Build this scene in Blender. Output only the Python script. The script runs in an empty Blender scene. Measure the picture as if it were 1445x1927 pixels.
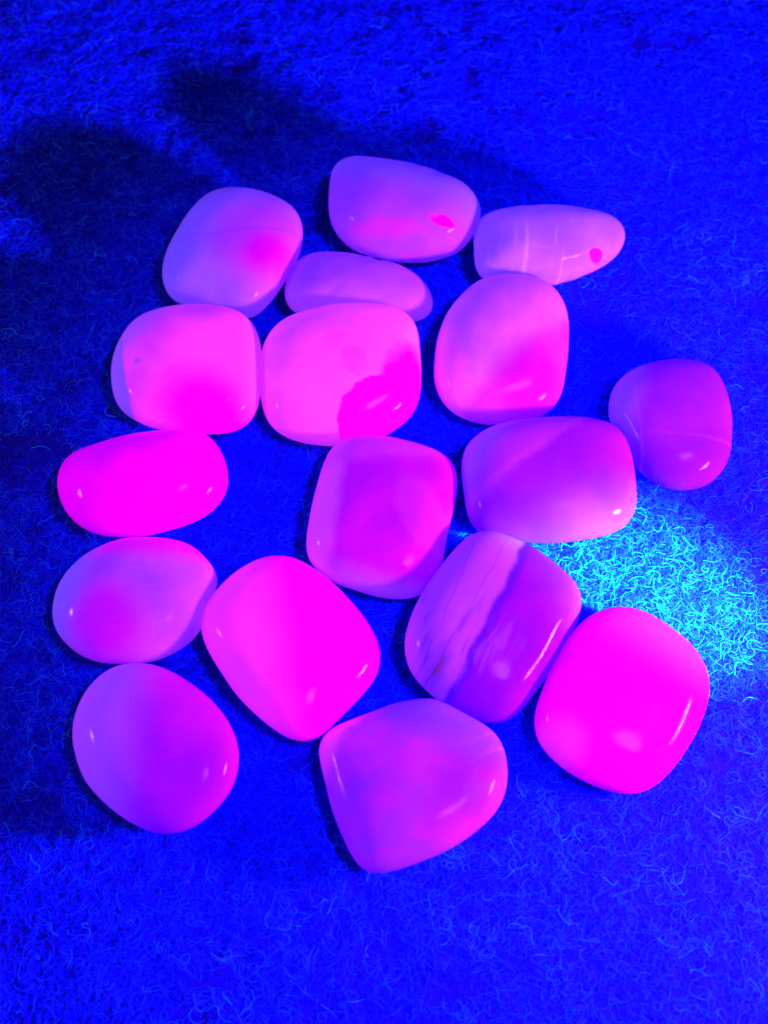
import bpy, math
import numpy as np

# ---------------------------------------------------------------- camera, world, lamps, exposure
MM = 0.001
scene = bpy.context.scene
col = scene.collection

cam_data = bpy.data.cameras.new("camera")
cam_data.sensor_fit = 'VERTICAL'
cam_data.sensor_height = 24.0
cam_data.lens = 12.0 / math.tan(math.radians(20.0))
cam_data.clip_start = 0.01
cam_data.clip_end = 20.0
cam_data.dof.use_dof = True
cam_data.dof.focus_distance = 0.254
cam_data.dof.aperture_fstop = 12.0
cam = bpy.data.objects.new("camera", cam_data)
TILT = math.radians(25.0)
cam.location = (0.0, -0.262 * math.sin(TILT), 0.262 * math.cos(TILT))
cam.rotation_euler = (TILT, 0.0, 0.0)
col.objects.link(cam)
scene.camera = cam

world = bpy.data.worlds.new("World")
scene.world = world
world.use_nodes = True
bg = world.node_tree.nodes["Background"]
bg.inputs[0].default_value = (0.40, 0.20, 1.0, 1.0)
bg.inputs[1].default_value = 0.18


def aim(o, target):
    from mathutils import Vector
    d = Vector(target) - o.location
    o.rotation_euler = d.to_track_quat('-Z', 'Y').to_euler()


def lamp(name, kind, loc, target, power, color, **kw):
    d = bpy.data.lights.new(name, kind)
    d.energy = power
    d.color = color
    for k, v in kw.items():
        setattr(d, k, v)
    o = bpy.data.objects.new(name, d)
    o.location = [c * MM for c in loc]
    aim(o, [c * MM for c in target])
    col.objects.link(o)
    return o


# blacklight torch held low beside the lower right corner: the stones' pink fluorescence answers its red share, the felt its blue
UV = (0.19, 0.030, 1.0)
UV_FILL = (0.09, 0.020, 1.0)
TORCH = (130, -55, 58)
lamp("blacklight_torch", 'AREA', TORCH, (0, 5, 0), 4.1, UV, shape='RECTANGLE', size=36 * MM, size_y=7 * MM)
# the same torch's focused core, burning into the felt between the stones
lamp("torch_hot_core", 'SPOT', TORCH, (45, -15, 0), 30.0, (0.08, 1.0, 1.0),
     spot_size=math.radians(21), spot_blend=1.0, shadow_soft_size=4 * MM)
# added fill spot, high to the right, brightening the gaps between the stones
lamp("overhead_fill", 'SPOT', (150, -95, 380), (52, -18, 0), 39.0, UV_FILL,
     spot_size=math.radians(26), spot_blend=0.25, shadow_soft_size=48 * MM)
# weak violet-white lamp on the left
lamp("violet_lamp", 'AREA', (-210, -10, 115), (-10, 10, 0), 0.19, (0.85, 0.30, 1.0), shape='RECTANGLE', size=26 * MM, size_y=8 * MM)

scene.view_settings.view_transform = 'Standard'
scene.view_settings.look = 'None'
scene.view_settings.exposure = 0.0
scene.view_settings.gamma = 1.0
scene.view_settings.use_curve_mapping = False
scene.render.engine = 'CYCLES'
scene.cycles.max_bounces = 8
scene.cycles.diffuse_bounces = 5
scene.cycles.glossy_bounces = 3
scene.cycles.use_denoising = True
scene.cycles.caustics_reflective = False
scene.cycles.caustics_refractive = False
scene.cycles_curves.shape = 'RIBBONS'
scene.cycles_curves.subdivisions = 2


# ---------------------------------------------------------------- helpers
def lattice(seed, n=256):
    return np.random.default_rng(seed).random((n, n))


def noise2(x, y, scale, seed):
    """smooth value noise in 0..1; x, y, scale in millimetres"""
    L = lattice(seed)
    u, v = x / scale + 1000.0, y / scale + 1000.0
    i, j = np.floor(u).astype(int), np.floor(v).astype(int)
    a, b = u - i, v - j
    a, b = a * a * (3 - 2 * a), b * b * (3 - 2 * b)
    n = L.shape[0]
    g = lambda p, q: L[p % n, q % n]
    return ((g(i, j) * (1 - a) + g(i + 1, j) * a) * (1 - b) + (g(i, j + 1) * (1 - a) + g(i + 1, j + 1) * a) * b)


def fbm(x, y, scale, seed, octaves=3):
    s = t = 0.0
    for o in range(octaves):
        w = 0.5 ** o
        s = s + w * noise2(x, y, scale * w, seed + 17 * o)
        t += w
    return s / t


class NT:
    """tiny node-tree writer"""
    def __init__(self, name):
        self.m = bpy.data.materials.new(name)
        self.m.use_nodes = True
        self.t = self.m.node_tree
        self.bsdf = self.t.nodes["Principled BSDF"]

    def n(self, kind, **inputs):
        nd = self.t.nodes.new(kind)
        for k, v in inputs.items():
            self.set(nd, k, v)
        return nd

    def set(self, nd, key, v):
        s = nd.inputs[int(key[1:])] if key[0] == '_' and key[1:].isdigit() else nd.inputs[key]
        if isinstance(v, bpy.types.NodeSocket):
            self.t.links.new(v, s)
        else:
            s.default_value = v

    def math(self, op, a, b=0.0, clamp=False):
        nd = self.n('ShaderNodeMath', _0=a, _1=b)
        nd.operation = op
        nd.use_clamp = clamp
        return nd.outputs[0]

    def vec(self, op, a, b=(0, 0, 0)):
        nd = self.n('ShaderNodeVectorMath', _0=a, _1=b)
        nd.operation = op
        return nd.outputs['Value'] if op in ('LENGTH', 'DOT_PRODUCT') else nd.outputs[0]

    def ramp(self, v, lo, hi, a=0.0, b=1.0, smooth=True):
        nd = self.n('ShaderNodeMapRange', _0=v, _1=lo, _2=hi, _3=a, _4=b)
        nd.interpolation_type = 'SMOOTHSTEP' if smooth else 'LINEAR'
        return nd.outputs[0]

    def mix(self, f, a, b):
        nd = self.t.nodes.new('ShaderNodeMix')
        nd.data_type = 'RGBA'
        self.t.nodes.active = nd
        for s, v in ((nd.inputs['Factor'] if False else nd.inputs[0], f), (nd.inputs[6], a), (nd.inputs[7], b)):
            if isinstance(v, bpy.types.NodeSocket):
                self.t.links.new(v, s)
            else:
                s.default_value = v if isinstance(v, float) else (*v, 1.0)[:4]
        return nd.outputs[2]

    def noise(self, vec, scale, detail=2.0, rough=0.5):
        nd = self.n('ShaderNodeTexNoise', Vector=vec, Scale=scale, Detail=detail, Roughness=rough)
        return nd


# ---------------------------------------------------------------- the felt the stones lie on
def felt_material():
    k = NT("felt_backing")
    co = k.n('ShaderNodeTexCoord').outputs['Object']
    mm = k.vec('SCALE', co) if False else k.vec('MULTIPLY', co, (1000, 1000, 1000))
    big = k.noise(mm, 0.16, 4.0, 0.6).outputs[0]
    fine = k.noise(mm, 2.2, 6.0, 0.75).outputs[0]
    c = k.mix(k.ramp(big, 0.38, 0.62), (0.010, 0.005, 0.08), (0.008, 0.006, 0.16))
    c = k.mix(k.ramp(fine, 0.35, 0.7), c, (0.006, 0.010, 0.34))
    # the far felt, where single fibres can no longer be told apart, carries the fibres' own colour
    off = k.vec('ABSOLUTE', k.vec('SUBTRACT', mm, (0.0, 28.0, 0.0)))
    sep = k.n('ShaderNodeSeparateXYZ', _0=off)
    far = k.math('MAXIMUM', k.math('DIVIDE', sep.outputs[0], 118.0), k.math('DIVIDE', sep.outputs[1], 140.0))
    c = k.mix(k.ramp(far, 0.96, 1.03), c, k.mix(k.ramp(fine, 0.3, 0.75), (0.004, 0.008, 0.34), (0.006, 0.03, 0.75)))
    k.set(k.bsdf, 'Base Color', c)
    k.set(k.bsdf, 'Roughness', 1.0)
    k.set(k.bsdf, 'Specular IOR Level', 0.0)
    b = k.n('ShaderNodeBump', Strength=0.8, Distance=0.5 * MM, Height=fine)
    k.set(k.bsdf, 'Normal', b.outputs[0])
    return k.m


def fibre_material(name, lo, hi):
    k = NT(name)
    rnd = k.n('ShaderNodeHairInfo').outputs['Random']
    c = k.mix(k.math('POWER', rnd, 2.6), lo, hi)
    k.set(k.bsdf, 'Base Color', c)
    k.set(k.bsdf, 'Roughness', 0.6)
    k.set(k.bsdf, 'Specular IOR Level', 0.08)
    return k.m


def relief(x, y):
    return 0.9 * (fbm(x, y, 9.0, 3) - 0.5) + 0.35 * (noise2(x, y, 2.2, 9) - 0.5)


def build_ground():
    def axis(lo, hi, far_lo, far_hi, step):
        return np.concatenate([np.linspace(far_lo, lo, 14)[:-1], np.arange(lo, hi, step), np.linspace(hi, far_hi, 14)])
    ax = axis(-125, 125, -420, 420, 0.9)
    ay = axis(-120, 175, -380, 460, 0.9)
    X, Y = np.meshgrid(ax, ay)
    Z = relief(X, Y) - 0.35
    V = np.stack([X, Y, Z], -1).reshape(-1, 3) * MM
    nx, ny = len(ax), len(ay)
    idx = np.arange(nx * ny).reshape(ny, nx)
    F = np.stack([idx[:-1, :-1], idx[:-1, 1:], idx[1:, 1:], idx[1:, :-1]], -1).reshape(-1, 4)
    me = bpy.data.meshes.new("ground")
    me.from_pydata(V.tolist(), [], F.tolist())
    me.polygons.foreach_set("use_smooth", np.ones(len(me.polygons), bool))
    me.materials.append(felt_material())
    o = bpy.data.objects.new("ground", me)
    o["kind"] = "structure"
    o["label"] = "blue-glowing felt sheet under all the stones"
    col.objects.link(o)


def fibres(name, label, n, npts, step, curl, wander, zlo, zhi, lift, radius, mat, seed, hole):
    """curly loose fibres lying on the felt, thinned out by a patchy mask"""
    r = np.random.default_rng(seed)
    x, y = r.uniform(-118, 118, n), r.uniform(-112, 168, n)
    q = 70 if hole > 0.45 else 40
    d = fbm(x, y, 14.0, q) * 0.35 + fbm(x, y, 4.0, q + 1, 2) * 0.4 + noise2(x, y, 1.3, q + 2) * 0.25
    keep = r.random(n) < np.clip((d - hole) / 0.12, 0.04 if hole < 0.45 else 0.0, 1.0)
    x, y = x[keep], y[keep]
    n = len(x)
    th = r.uniform(0, 2 * np.pi, n)
    wig = r.uniform(0.25, 1.25, n)
    ka = r.normal(0, curl, n) * wig
    z0 = r.uniform(zlo, zhi, n)
    ph, am = r.uniform(0, 2 * np.pi, n), r.uniform(0.2, 1.0, n) * lift
    st = step * r.uniform(0.6, 1.5, n)
    P = np.zeros((n, npts, 3))
    for i in range(npts):
        P[:, i, 0], P[:, i, 1] = x, y
        P[:, i, 2] = z0 + am * np.sin(ph + i * 0.55) * 0.5
        ka = 0.86 * ka + r.normal(0, wander, n) * wig
        th = th + ka * st
        x = x + np.cos(th) * st
        y = y + np.sin(th) * st
    flat = P.reshape(-1, 3)
    flat[:, 2] += relief(flat[:, 0], flat[:, 1])
    hc = bpy.data.hair_curves.new(name)
    hc.add_curves([npts] * n)
    hc.attributes['position'].data.foreach_set('vector', (flat * MM).astype(np.float32).ravel())
    ra = hc.attributes.get('radius') or hc.attributes.new('radius', 'FLOAT', 'POINT')
    rad = np.repeat(radius * np.exp(r.normal(-0.1, 0.35, n)), npts) * MM
    ra.data.foreach_set('value', rad.astype(np.float32))
    hc.materials.append(mat)
    o = bpy.data.objects.new(name, hc)
    o["kind"] = "stuff"
    o["label"] = label
    o["category"] = "fibres"
    col.objects.link(o)
    return o


build_ground()
fibres("felt_fuzz", "dense short blue fuzz covering the felt sheet", 480000, 5, 0.34, 1.0, 0.9, -0.30, 0.40, 0.3, 0.030,
       fibre_material("felt_fuzz", (0.004, 0.006, 0.42), (0.006, 0.045, 0.88)), 5, 0.33)
fibres("loose_fibres", "blue curly loose fibres tangled on top of the felt", 130000, 9, 0.32, 0.9, 0.6, 0.05, 0.70, 0.5, 0.024,
       fibre_material("loose_fibres", (0.004, 0.012, 0.80), (0.007, 0.28, 0.95)), 6, 0.33)
fibres("raised_fibres", "pale tufts of longer fibres standing up from the felt", 46000, 12, 0.28, 0.9, 0.65, 0.4, 1.2, 0.9, 0.018,
       fibre_material("raised_fibres", (0.004, 0.10, 0.90), (0.02, 0.95, 0.98)), 8, 0.56)

# ---------------------------------------------------------------- the stones
# location (mm), half thickness (mm), roundness exponent, tilt about x and y (degrees), plan radii (mm) round the stone
SHAPES = {
    1: ((4.16, 63.16, 7.76), 8.0, 2.5, 4, 0,
        [15.08, 14.46, 13.72, 12.69, 11.46, 10.47, 10.0, 9.75, 9.31, 9.09, 9.17, 9.25, 9.48, 9.84, 10.4, 11.26, 12.29, 13.85, 15.76, 17.1, 16.91, 16.29, 15.77, 15.41, 15.2, 15.05, 14.82, 14.39, 13.81, 13.23, 12.54, 11.78, 11.22, 11.03, 10.87, 10.81, 10.85, 10.97, 11.26, 11.68, 12.12, 12.68, 13.33, 13.94, 14.41, 14.63, 14.87, 15.17]),
    2: ((32.79, 54.99, 6.76), 7.0, 2.3, 6, 3,
        [14.43, 15.22, 15.48, 14.87, 13.61, 11.95, 10.77, 9.96, 9.3, 8.8, 8.48, 8.31, 8.25, 8.23, 8.51, 8.68, 9.06, 9.85, 10.77, 11.75, 13.11, 14.69, 15.25, 15.15, 15.05, 15.13, 15.35, 15.48, 14.66, 12.73, 11.11, 10.06, 9.26, 8.66, 8.23, 7.89, 7.68, 7.58, 7.61, 7.52, 7.62, 8.03, 8.45, 8.83, 9.56, 10.56, 11.74, 13.17]),
    3: ((-29.93, 53.34, 6.65), 6.8, 2.7, 0, -4,
        [13.24, 13.74, 14.33, 14.86, 15.28, 15.51, 15.32, 15.19, 15.07, 14.98, 14.98, 14.97, 14.99, 15.1, 15.03, 14.66, 14.09, 13.49, 12.98, 12.61, 12.37, 12.29, 12.43, 12.72, 13.12, 13.64, 14.19, 14.67, 15.02, 15.15, 14.74, 13.71, 13.04, 13.01, 12.89, 13.11, 13.54, 14.16, 14.78, 14.42, 13.74, 13.18, 12.71, 12.38, 12.23, 12.26, 12.45, 12.8]),
    4: ((-4.97, 45.85, 5.74), 6.0, 2.2, -6, 0,
        [13.19, 12.02, 10.82, 9.64, 8.51, 7.42, 6.58, 6.36, 6.57, 6.28, 6.04, 6.27, 6.45, 6.73, 7.2, 7.73, 8.45, 9.36, 10.56, 12.09, 13.18, 13.8, 14.12, 14.26, 14.4, 14.54, 14.36, 13.44, 11.26, 9.21, 8.34, 8.08, 7.47, 6.93, 6.89, 6.81, 6.81, 6.92, 7.13, 7.46, 8.12, 8.83, 9.62, 11.48, 13.96, 15.14, 14.93, 14.18]),
    5: ((-37.52, 26.83, 6.46), 6.6, 2.9, 2, -3,
        [14.33, 14.4, 14.67, 15.0, 15.29, 15.54, 15.56, 15.22, 14.78, 14.29, 13.78, 13.6, 13.51, 13.55, 13.7, 13.93, 14.24, 14.57, 14.74, 14.7, 14.57, 14.47, 14.41, 14.35, 14.31, 14.33, 14.37, 14.47, 14.52, 14.3, 13.8, 13.44, 13.18, 12.85, 12.66, 12.66, 12.78, 13.07, 13.54, 14.21, 15.06, 15.89, 16.41, 16.43, 16.01, 15.35, 14.8, 14.46]),
    6: ((-8.28, 25.90, 6.43), 6.4, 3.3, 5, 0,
        [15.38, 15.5, 15.8, 16.34, 17.13, 17.69, 17.68, 17.2, 16.48, 15.72, 15.09, 14.64, 14.44, 14.31, 14.27, 14.38, 14.67, 15.13, 15.62, 15.85, 15.91, 15.86, 15.61, 15.37, 15.32, 15.4, 15.59, 15.91, 16.36, 16.61, 16.44, 16.06, 15.62, 15.09, 14.72, 14.49, 14.43, 14.52, 14.71, 14.85, 14.99, 15.1, 15.33, 15.68, 15.87, 15.79, 15.59, 15.42]),
    7: ((22.48, 31.48, 6.22), 6.2, 3.0, 4, 3,
        [12.83, 13.08, 13.55, 14.24, 14.99, 15.8, 16.53, 16.96, 17.03, 16.8, 16.46, 16.05, 15.73, 15.45, 15.07, 14.48, 13.87, 13.38, 13.03, 12.76, 12.54, 12.41, 12.38, 12.46, 12.63, 12.91, 13.35, 14.06, 14.78, 15.37, 15.9, 16.19, 16.15, 16.01, 15.86, 15.6, 15.3, 15.14, 15.14, 15.21, 15.41, 15.25, 14.82, 14.27, 13.6, 13.1, 12.83, 12.75]),
    8: ((53.45, 15.18, 5.88), 6.0, 2.9, 3, 3,
        [11.57, 11.73, 12.0, 12.4, 12.9, 13.45, 14.08, 14.58, 14.64, 14.28, 13.88, 13.54, 13.25, 13.01, 12.86, 12.88, 12.92, 12.86, 12.81, 12.71, 12.45, 12.07, 11.73, 11.32, 10.6, 10.02, 9.77, 9.72, 9.81, 10.01, 10.35, 10.77, 11.14, 11.54, 11.94, 12.3, 12.69, 12.94, 13.1, 13.23, 13.27, 13.09, 12.83, 12.57, 12.26, 11.87, 11.59, 11.51]),
    9: ((-43.97, 2.57, 6.70), 7.0, 2.4, 0, 0,
        [15.45, 15.52, 15.46, 15.39, 15.26, 14.94, 14.21, 13.04, 11.87, 11.1, 10.51, 10.03, 9.79, 9.7, 9.71, 9.82, 10.07, 10.47, 11.05, 11.81, 12.92, 14.37, 15.26, 15.57, 15.56, 15.35, 15.01, 14.61, 14.14, 13.58, 12.91, 12.19, 11.42, 10.76, 10.33, 10.02, 9.82, 9.75, 9.75, 9.81, 10.03, 10.43, 11.02, 11.73, 12.6, 13.52, 14.4, 15.06]),
    10: ((-0.38, -3.80, 5.76), 5.8, 3.4, 3, 2,
        [12.65, 13.17, 13.87, 14.83, 15.89, 16.68, 16.87, 16.56, 16.19, 15.89, 15.71, 15.77, 15.9, 16.03, 16.3, 16.75, 16.64, 15.98, 15.03, 14.19, 13.54, 13.12, 12.92, 12.91, 13.06, 13.41, 13.99, 14.68, 15.26, 15.39, 15.17, 15.07, 14.79, 14.53, 14.55, 14.72, 15.04, 15.42, 15.75, 16.11, 15.94, 15.36, 14.63, 13.78, 13.0, 12.49, 12.27, 12.35]),
    11: ((30.28, 3.80, 6.07), 6.0, 3.5, 5, 2,
        [15.83, 15.84, 16.05, 16.37, 16.62, 16.45, 15.74, 14.8, 13.98, 13.19, 12.55, 12.13, 11.95, 11.96, 12.15, 12.49, 12.83, 13.52, 14.28, 15.04, 15.75, 16.3, 16.39, 16.19, 16.0, 15.95, 16.09, 16.48, 16.83, 16.61, 15.65, 14.6, 13.67, 12.95, 12.45, 12.17, 12.07, 12.09, 12.26, 12.62, 13.1, 13.81, 14.67, 15.64, 16.4, 16.56, 16.3, 16.02]),
    12: ((-43.71, -20.09, 5.99), 6.2, 2.5, 0, -3,
        [13.23, 14.06, 14.81, 14.77, 14.46, 14.2, 13.94, 13.52, 12.98, 12.51, 12.16, 11.96, 11.9, 11.93, 11.99, 12.08, 12.23, 12.44, 12.74, 13.07, 13.42, 13.78, 14.1, 14.34, 14.51, 14.65, 14.72, 14.58, 14.23, 13.83, 13.43, 13.02, 12.59, 12.14, 11.71, 11.47, 11.34, 11.34, 11.44, 11.61, 11.77, 11.93, 12.17, 12.48, 12.76, 12.85, 12.9, 12.98]),
    13: ((-16.24, -28.94, 5.87), 6.0, 3.0, -2, 3,
        [15.56, 15.1, 14.62, 14.21, 13.88, 13.7, 13.71, 13.9, 14.28, 14.8, 15.42, 16.23, 17.08, 17.63, 17.8, 17.74, 17.52, 17.32, 17.15, 16.99, 16.97, 16.88, 16.32, 15.42, 14.46, 13.63, 12.94, 12.5, 12.28, 12.25, 12.32, 12.49, 12.8, 13.29, 13.96, 14.84, 15.81, 16.57, 16.75, 16.18, 15.46, 15.03, 14.83, 14.8, 15.0, 15.4, 15.73, 15.8]),
    14: ((19.03, -25.01, 6.35), 6.2, 3.2, 5, 4,
        [14.24, 15.32, 16.23, 16.85, 16.84, 16.46, 16.23, 16.17, 16.26, 16.42, 16.62, 16.96, 17.39, 17.42, 16.72, 15.79, 14.94, 14.27, 13.86, 13.66, 13.63, 13.72, 13.97, 14.37, 14.86, 15.47, 16.02, 16.4, 16.6, 16.53, 16.42, 16.37, 16.42, 16.52, 16.65, 16.81, 16.94, 16.69, 15.76, 14.64, 13.72, 13.12, 12.78, 12.59, 12.54, 12.66, 12.94, 13.41]),
    15: ((40.61, -38.23, 5.63), 5.8, 3.1, 2, 2,
        [14.73, 15.32, 15.75, 16.01, 16.13, 16.1, 16.02, 16.01, 16.15, 16.41, 16.69, 16.85, 16.75, 16.41, 15.94, 15.34, 14.65, 14.02, 13.55, 13.22, 13.09, 13.1, 13.26, 13.62, 14.23, 14.96, 15.63, 16.05, 16.1, 15.96, 15.76, 15.61, 15.51, 15.51, 15.63, 15.79, 15.93, 15.86, 15.46, 14.93, 14.34, 13.86, 13.54, 13.39, 13.39, 13.55, 13.83, 14.21]),
    16: ((-38.37, -46.74, 6.09), 6.2, 2.8, -2, -3,
        [13.95, 13.56, 13.14, 12.81, 12.54, 12.35, 12.25, 12.26, 12.37, 12.62, 13.05, 13.63, 14.27, 14.96, 15.58, 16.17, 16.54, 16.59, 16.44, 16.14, 15.74, 15.31, 14.86, 14.34, 13.8, 13.33, 13.0, 12.73, 12.49, 12.25, 12.11, 12.11, 12.24, 12.49, 12.84, 13.29, 13.88, 14.39, 14.74, 14.94, 15.0, 14.96, 14.88, 14.87, 14.86, 14.76, 14.53, 14.24]),
    17: ((4.83, -53.06, 5.57), 5.6, 3.4, -3, -2,
        [15.57, 15.95, 16.28, 16.56, 16.64, 16.27, 15.73, 15.4, 15.28, 15.5, 15.63, 15.3, 14.98, 14.79, 14.64, 14.55, 14.7, 15.14, 15.81, 16.73, 17.5, 17.14, 16.04, 15.1, 14.5, 14.14, 13.98, 13.97, 14.11, 14.41, 14.9, 15.56, 15.94, 15.49, 14.49, 13.61, 12.9, 12.4, 12.11, 12.0, 11.99, 12.1, 12.35, 12.73, 13.23, 13.86, 14.55, 15.12]),
}


def stone_mesh(key, shape):
    loc, c, n, tx, ty, radii = shape
    r = np.random.default_rng(100 + key)
    na, nu = 112, 48
    ph = np.arange(na) * 2 * np.pi / na
    base = np.array(radii)
    src = np.arange(len(base) + 1) * 2 * np.pi / len(base)
    # smooth periodic resampling of the plan outline
    fc = np.fft.rfft(base)
    R = np.zeros(na)
    for h in range(len(fc)):
        w = (1.0 if h in (0, len(fc) - 1) else 2.0) * math.exp(-(h / 15.0) ** 4)
        R += w * (fc[h].real * np.cos(h * ph) - fc[h].imag * np.sin(h * ph)) / len(base)
    u = np.linspace(-math.pi / 2, math.pi / 2, nu + 1)[1:-1]
    t = np.abs(np.cos(u)) ** (2 / n)
    z = c * np.sign(np.sin(u)) * np.abs(np.sin(u)) ** (2 / 2.15)
    X = t[:, None] * R * np.cos(ph)
    Y = t[:, None] * R * np.sin(ph)
    Z = np.repeat(z[:, None], na, 1)
    # hand-tumbled unevenness: a slow swell of the faces, fading out at the rim
    e = 1 - t[:, None] ** 2
    a, b, d, g = r.uniform(-0.045, 0.045, 4)
    Z = Z + e * c * (a * X / 8 + b * Y / 8 + d * X * Y / 110 + g * (X * X - Y * Y) / 110)
    Z = Z + e * 0.22 * np.sin(X * 0.33 + r.uniform(0, 6)) * np.sin(Y * 0.3 + r.uniform(0, 6))
    V = np.stack([X, Y, Z], -1).reshape(-1, 3)
    m = len(u)
    V = np.vstack([V, [[0, 0, V[:na, 2].min()], [0, 0, V[-na:, 2].max()]]])
    F = []
    for i in range(m - 1):
        for j in range(na):
            k = (j + 1) % na
            F.append((i * na + j, i * na + k, (i + 1) * na + k, (i + 1) * na + j))
    for j in range(na):
        k = (j + 1) % na
        F.append((m * na, k, j))
        F.append((m * na + 1, (m - 1) * na + j, (m - 1) * na + k))
    me = bpy.data.meshes.new("tumbled_stone")
    me.from_pydata((V * MM).tolist(), [], F)
    me.polygons.foreach_set("use_smooth", np.ones(len(me.polygons), bool))
    return me


def stone_material(key, base, feats, shift):
    """translucent mineral: a base colour, then zones, bands and streaks fixed in the stone's own body"""
    k = NT("stone_mineral")
    co = k.n('ShaderNodeTexCoord').outputs['Object']
    mm = k.vec('MULTIPLY', co, (1000, 1000, 1000))
    zone = k.vec('SUBTRACT', mm, (shift[0], shift[1], 0.0))      # where the zones meet the stone's upper face
    seed = k.vec('ADD', mm, (key * 37.0, key * 11.0, key * 5.0))
    wob = k.vec('SUBTRACT', k.noise(seed, 0.22, 3.0, 0.55).outputs[1], (0.5, 0.5, 0.5))
    cloud = k.noise(seed, 0.10, 3.0, 0.55).outputs[0]
    dark = tuple(v * 0.78 for v in base)
    c = k.mix(k.ramp(cloud, 0.30, 0.72), dark, tuple(min(1, v * 1.1) for v in base))
    for f in feats:
        kind, alpha, colr, distort = f[0], f[1], f[2], f[3]
        p = k.vec('ADD', zone, k.vec('MULTIPLY', wob, (distort, distort, distort)))
        if kind == 'blob':
            (cx, cy), (rx, ry), rot, soft = f[4:]
            p = k.vec('SUBTRACT', p, (cx, cy, 0))
            a = math.radians(rot)
            px = k.vec('DOT_PRODUCT', p, (math.cos(a) / rx, math.sin(a) / rx, 0))
            py = k.vec('DOT_PRODUCT', p, (-math.sin(a) / ry, math.cos(a) / ry, 0))
            d = k.math('SQRT', k.math('ADD', k.math('MULTIPLY', px, px), k.math('MULTIPLY', py, py)))
            fac = k.ramp(d, 1 + soft, 1 - soft)
        elif kind == 'plane':
            ang, off, soft = f[4:]
            a = math.radians(ang)
            d = k.vec('DOT_PRODUCT', p, (math.cos(a), math.sin(a), 0.0))
            fac = k.ramp(d, off - soft, off + soft)
        elif kind == 'band':
            ang, off, half, soft = f[4:]
            a = math.radians(ang)
            d = k.vec('DOT_PRODUCT', p, (math.cos(a), math.sin(a), 0.0))
            d = k.math('ABSOLUTE', k.math('SUBTRACT', d, off))
            fac = k.ramp(d, half + soft, max(half - soft, 0.0))
        elif kind == 'streaks':
            ang, across, along, lo, hi, (cx, cy), rad = f[4:]
            a = math.radians(ang)
            q = k.n('ShaderNodeCombineXYZ',
                    _0=k.math('MULTIPLY', k.vec('DOT_PRODUCT', p, (math.cos(a), math.sin(a), 0)), along),
                    _1=k.math('MULTIPLY', k.vec('DOT_PRODUCT', p, (-math.sin(a), math.cos(a), 0)), across), _2=key * 3.1)
            nz = k.noise(q.outputs[0], 1.0, 3.0, 0.6).outputs[0]
            msk = k.ramp(k.vec('LENGTH', k.vec('MULTIPLY', k.vec('SUBTRACT', zone, (cx, cy, 0)), (1, 1, 0))), rad, rad * 0.5)
            fac = k.math('MULTIPLY', k.ramp(nz, lo, hi), msk)
        c = k.mix(k.math('MULTIPLY', fac, alpha), c, colr)
    # hair-fine healed cracks that come and go
    rid = k.math('ABSOLUTE', k.math('SUBTRACT', k.noise(seed, 0.09, 1.2, 0.4).outputs[0], 0.5))
    gate = k.ramp(k.noise(k.vec('ADD', seed, (91.0, 7.0, 3.0)), 0.16, 1.0).outputs[0], 0.52, 0.64)
    c = k.mix(k.math('MULTIPLY', k.math('MULTIPLY', k.ramp(rid, 0.007, 0.001), gate), 0.06), c, (0.5, 0.05, 0.9))
    # a few tiny dark inclusions
    vor = k.n('ShaderNodeTexVoronoi', Vector=seed, Scale=0.22)
    spot = k.ramp(vor.outputs['Distance'], 0.05, 0.025)
    pick = k.ramp(k.n('ShaderNodeSeparateColor', _0=vor.outputs['Color']).outputs[0], 0.78, 0.8)
    c = k.mix(k.math('MULTIPLY', k.math('MULTIPLY', spot, pick), 0.45), c, (0.06, 0.01, 0.10))
    k.set(k.bsdf, 'Base Color', c)
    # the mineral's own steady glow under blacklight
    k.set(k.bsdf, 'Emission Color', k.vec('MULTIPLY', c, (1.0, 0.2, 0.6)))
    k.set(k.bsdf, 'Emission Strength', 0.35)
    k.set(k.bsdf, 'Subsurface Weight', 1.0)
    k.set(k.bsdf, 'Subsurface Radius', (1.0, 0.6, 1.0))
    k.set(k.bsdf, 'Subsurface Scale', 5.5 * MM)
    smudge = k.noise(seed, 0.5, 4.0, 0.6).outputs[0]
    k.set(k.bsdf, 'Roughness', k.ramp(smudge, 0.3, 0.75, 0.05, 0.11))
    k.set(k.bsdf, 'IOR', 1.5)
    k.set(k.bsdf, 'Specular IOR Level', 0.045)
    fine = k.noise(seed, 2.4, 4.0, 0.7).outputs[0]
    b = k.n('ShaderNodeBump', Strength=0.09, Distance=0.10 * MM, Height=fine)
    k.set(k.bsdf, 'Normal', b.outputs[0])
    return k.m


MAG = (0.86, 0.002, 0.82)      # fully fluorescent, hot magenta
PINK = (0.86, 0.15, 0.88)      # cloudy pink
VIO = (0.27, 0.10, 0.84)       # clear violet
LILAC = (0.26, 0.22, 0.88)     # cloudy lilac
DEEP = (0.09, 0.006, 0.80)     # deep violet
BLUE = (0.14, 0.22, 0.84)      # felt's blue reflected in the rims, painted as colour
ORCHID = (0.44, 0.06, 0.85)

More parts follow.
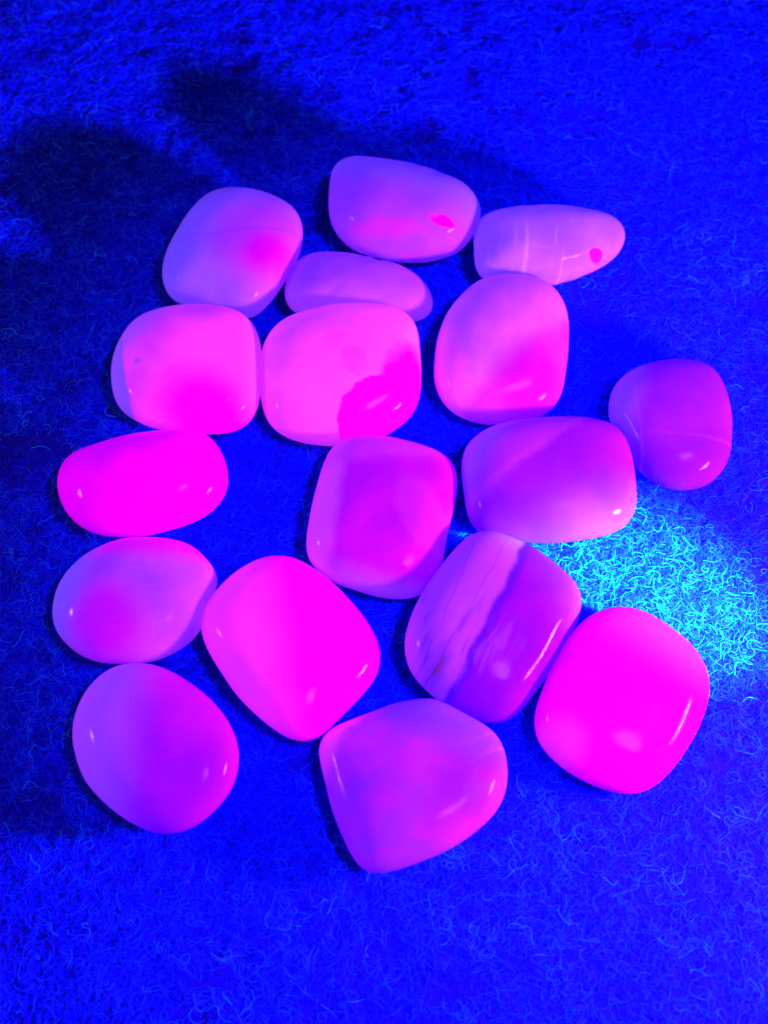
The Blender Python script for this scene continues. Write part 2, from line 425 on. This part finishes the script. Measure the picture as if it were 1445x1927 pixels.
LOOK = {
    1: (VIO, [('plane', 0.6, BLUE, 3, 70, 5, 4), ('blob', 0.6, (0.48, 0.03, 0.85), 2.5, (-4.0, -2.4), (7.0, 1.5), -4, 0.5),
              ('streaks', 0.4, (0.5, 0.06, 0.9), 1.0, 0, 0.9, 0.06, 0.5, 0.75, (-3, -3), 11),
              ('blob', 1.0, (0.75, 0.0, 0.55), 1.2, (7.2, -1.6), (2.7, 1.0), -12, 0.15)],
        "chunky violet stone with a magenta slit, topmost in the photo", "violet"),
    2: (LILAC, [('streaks', 0.4, (0.4, 0.6, 0.95), 0.4, 86, 0.7, 0.05, 0.54, 0.66, (-2, -4), 15),
                ('blob', 1.0, (0.8, 0.01, 0.6), 0.8, (9.2, 0.6), (1.5, 0.9), 10, 0.15)],
        "pale lilac teardrop stone with white streaks, upper right", "lilac"),
    3: (LILAC, [('blob', 0.75, ORCHID, 3, (6, 3), (9, 10), 20, 0.5), ('blob', 0.95, (0.46, 0.0, 0.85), 3, (6.5, 0.5), (4.5, 3.5), 40, 0.6),
                ('band', 0.35, (0.2, 0.05, 0.7), 2, 96, 4.5, 0.25, 0.3), ('plane', 0.7, BLUE, 2, 160, 7, 5)],
        "cloudy lilac stone with a magenta blotch at its right, leftmost of the top row", "lilac"),
    4: ((0.30, 0.12, 0.50), [('plane', 0.6, (0.4, 0.24, 0.86), 2, -90, 1.5, 4)],  # paler near side paints the bounce off the pink stone
        "dim lilac stone half hidden behind the large pink two-tone stone", "lilac"),
    5: (PINK, [('blob', 1.0, MAG, 3, (4, -8), (9, 7), -30, 0.5), ('plane', 1.0, LILAC, 1.5, 190, 11.0, 0.35),
               ('plane', 0.75, LILAC, 2, 140, 12.0, 3), ('plane', 0.5, LILAC, 2, 8, 12.5, 2), ('blob', 0.6, LILAC, 0.3, (-9, 2.2), (0.7, 0.6), 0, 0.3)],
        "pink stone with a sharp lilac left rim, above the long magenta stone", "pink"),
    6: ((0.88, 0.20, 0.88), [('blob', 1.0, MAG, 3.8, (7.0, -7), (7.8, 6.8), 35, 0.05), ('blob', 1.0, MAG, 5, (12, -1), (4.2, 8), 0, 0.25),
                             ('blob', 0.35, MAG, 2.5, (2.5, 3), (2.2, 3.4), 30, 0.15), ('blob', 0.25, MAG, 2, (-1, 8.5), (2.2, 1), 0, 0.2)],
        "large bright pink stone with a sharp-edged magenta patch", "pink"),
    7: ((0.42, 0.18, 0.87), [('plane', 0.8, (0.36, 0.012, 0.85), 3, -48, 2.5, 2.0), ('blob', 0.8, (0.34, 0.0, 0.85), 2, (5, -6), (6, 8), 0, 0.5),
                              ('blob', 0.4, PINK, 2, (-10, -3), (3, 9), 10, 0.5)],
        "orchid stone with a diagonal colour change, below the pale teardrop stone", "orchid"),
    8: ((0.14, 0.012, 0.84), [('plane', 0.8, DEEP, 2, -80, 3.0, 3.5), ('plane', 0.5, LILAC, 2, 170, 7, 3), ('band', 0.3, (0.24, 0.03, 0.84), 1.2, 85, -1.5, 0.15, 0.35),  # LILAC plane paints the pale light from the left
                              ('band', 0.35, (0.28, 0.06, 0.85), 1.5, 5, -5.5, 0.2, 0.3)],
        "violet stone furthest to the right, behind the smooth wide violet one", "violet"),
    9: (MAG, [], "long evenly magenta stone at the left", "magenta"),
    10: ((0.34, 0.008, 0.84), [('plane', 0.8, (0.60, 0.16, 0.86), 1.5, 172, 8.5, 1.5), ('plane', 0.7, ORCHID, 2, 96, 12.0, 2),
                               ('plane', 0.6, LILAC, 2, -105, 10.5, 2.5), ('blob', 0.25, ORCHID, 1.5, (7, 1), (4, 8), 25, 0.2),
                               ('band', 0.4, (0.9, 0.05, 0.4), 1.0, -28, 15.4, 0.12, 0.15)],
         "squarish orchid-violet stone in the centre of the group", "violet"),
    11: ((0.16, 0.008, 0.84), [('plane', 0.6, (0.27, 0.04, 0.86), 2, 135, 6, 1.5), ('band', 0.15, (0.5, 0.1, 0.86), 3, 128, 6.5, 0.3, 1.2),
                               ('plane', 0.4, LILAC, 2, 150, 12, 2.5)],  # left rim paled with LILAC as painted light
         "smooth wide violet stone right of centre, above the bright cyan felt", "violet"),
    12: ((0.38, 0.13, 0.86), [('blob', 0.9, (0.50, 0.0, 0.85), 3, (-4.5, -4), (6, 7), 20, 0.6), ('plane', 0.9, (0.6, 0.01, 0.75), 2, 88, 8.5, 2),  # upper magenta plane is a painted reflection of the stone above
                               ('plane', 0.8, BLUE, 2, 165, 10.5, 3)],
         "cloudy lilac stone directly under the long magenta stone", "lilac"),
    13: (MAG, [('plane', 0.6, PINK, 3, 190, 3.0, 5), ('blob', 0.5, (0.5, 0.01, 0.7), 0.3, (14.8, -0.6), (0.5, 0.5), 0, 0.3)],
         "large hot pink rounded-square stone turned like a diamond, left of centre", "pink"),
    14: ((0.14, 0.004, 0.84), [('plane', 0.92, (0.26, 0.08, 0.86), 2.5, 153, 2.0, 0.5), ('band', 0.85, (0.06, 0.004, 0.8), 2.2, 153, 1.3, 0.8, 0.7),
                               ('streaks', 0.5, (0.26, 0.12, 0.88), 1.0, 63, 0.55, 0.10, 0.45, 0.7, (-8, 2), 14),
                               ('streaks', 0.55, (0.10, 0.02, 0.16), 1.2, 63, 0.7, 0.10, 0.54, 0.68, (-9, 0), 11),
                               ('blob', 0.95, (0.15, 0.045, 0.04), 2.5, (-9.8, -6.4), (3.6, 1.1), 66, 0.8), ('band', 0.5, (0.06, 0.01, 0.10), 1.5, 151, 5.6, 0.06, 0.12), ('band', 0.4, (0.06, 0.01, 0.10), 2.2, 158, 9.0, 0.05, 0.12),
                               ('plane', 0.5, (0.5, 0.12, 0.86), 1.5, 180, 13.5, 2)],
         "violet stone with a veined paler left half and a brown stain", "violet"),
    15: (MAG, [('blob', 0.4, PINK, 2, (-12, -8), (5, 4), 40, 0.6)],
         "flat hot magenta stone beside the bright cyan felt", "magenta"),
    16: ((0.33, 0.010, 0.84), [('plane', 0.8, (0.34, 0.18, 0.88), 3, 175, 4.0, 5), ('plane', 0.6, (0.20, 0.005, 0.84), 3, -25, 5, 5)],  # first plane puts the left side's paler light into the colour
         "round lilac-to-violet stone at the lower left", "violet"),
    17: ((0.32, 0.035, 0.85), [('plane', 0.85, (0.09, 0.06, 0.82), 4, 65, 8.5, 3.5), ('blob', 0.55, DEEP, 3, (10, 0), (7, 5), 30, 0.7),
                               ('streaks', 0.35, (0.25, 0.12, 0.86), 1.0, 30, 0.7, 0.08, 0.5, 0.65, (13, 6), 8),
                               ('streaks', 0.45, (0.16, 0.06, 0.84), 4.0, 20, 0.22, 0.12, 0.46, 0.62, (3, -1), 24), ('plane', 0.5, PINK, 2, 150, 14.0, 1.5), ('band', 0.3, DEEP, 1, 105, -13, 0.2, 0.25)],
         "translucent orchid stone with a blunt tip, lowest in the photo", "violet"),
}

for key, shape in SHAPES.items():
    base, feats, label, _tone = LOOK[key]
    me = stone_mesh(key, shape)
    (sx, sy, _), c = shape[0], shape[1]
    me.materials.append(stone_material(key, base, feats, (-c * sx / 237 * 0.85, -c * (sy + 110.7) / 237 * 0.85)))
    o = bpy.data.objects.new("tumbled_stone", me)
    o.location = [v * MM for v in shape[0]]
    o.rotation_euler = (math.radians(shape[3]), math.radians(shape[4]), 0.0)
    o["label"] = label
    o["category"] = "stone"
    o["group"] = "fluorescent tumbled stones on the felt"
    col.objects.link(o)
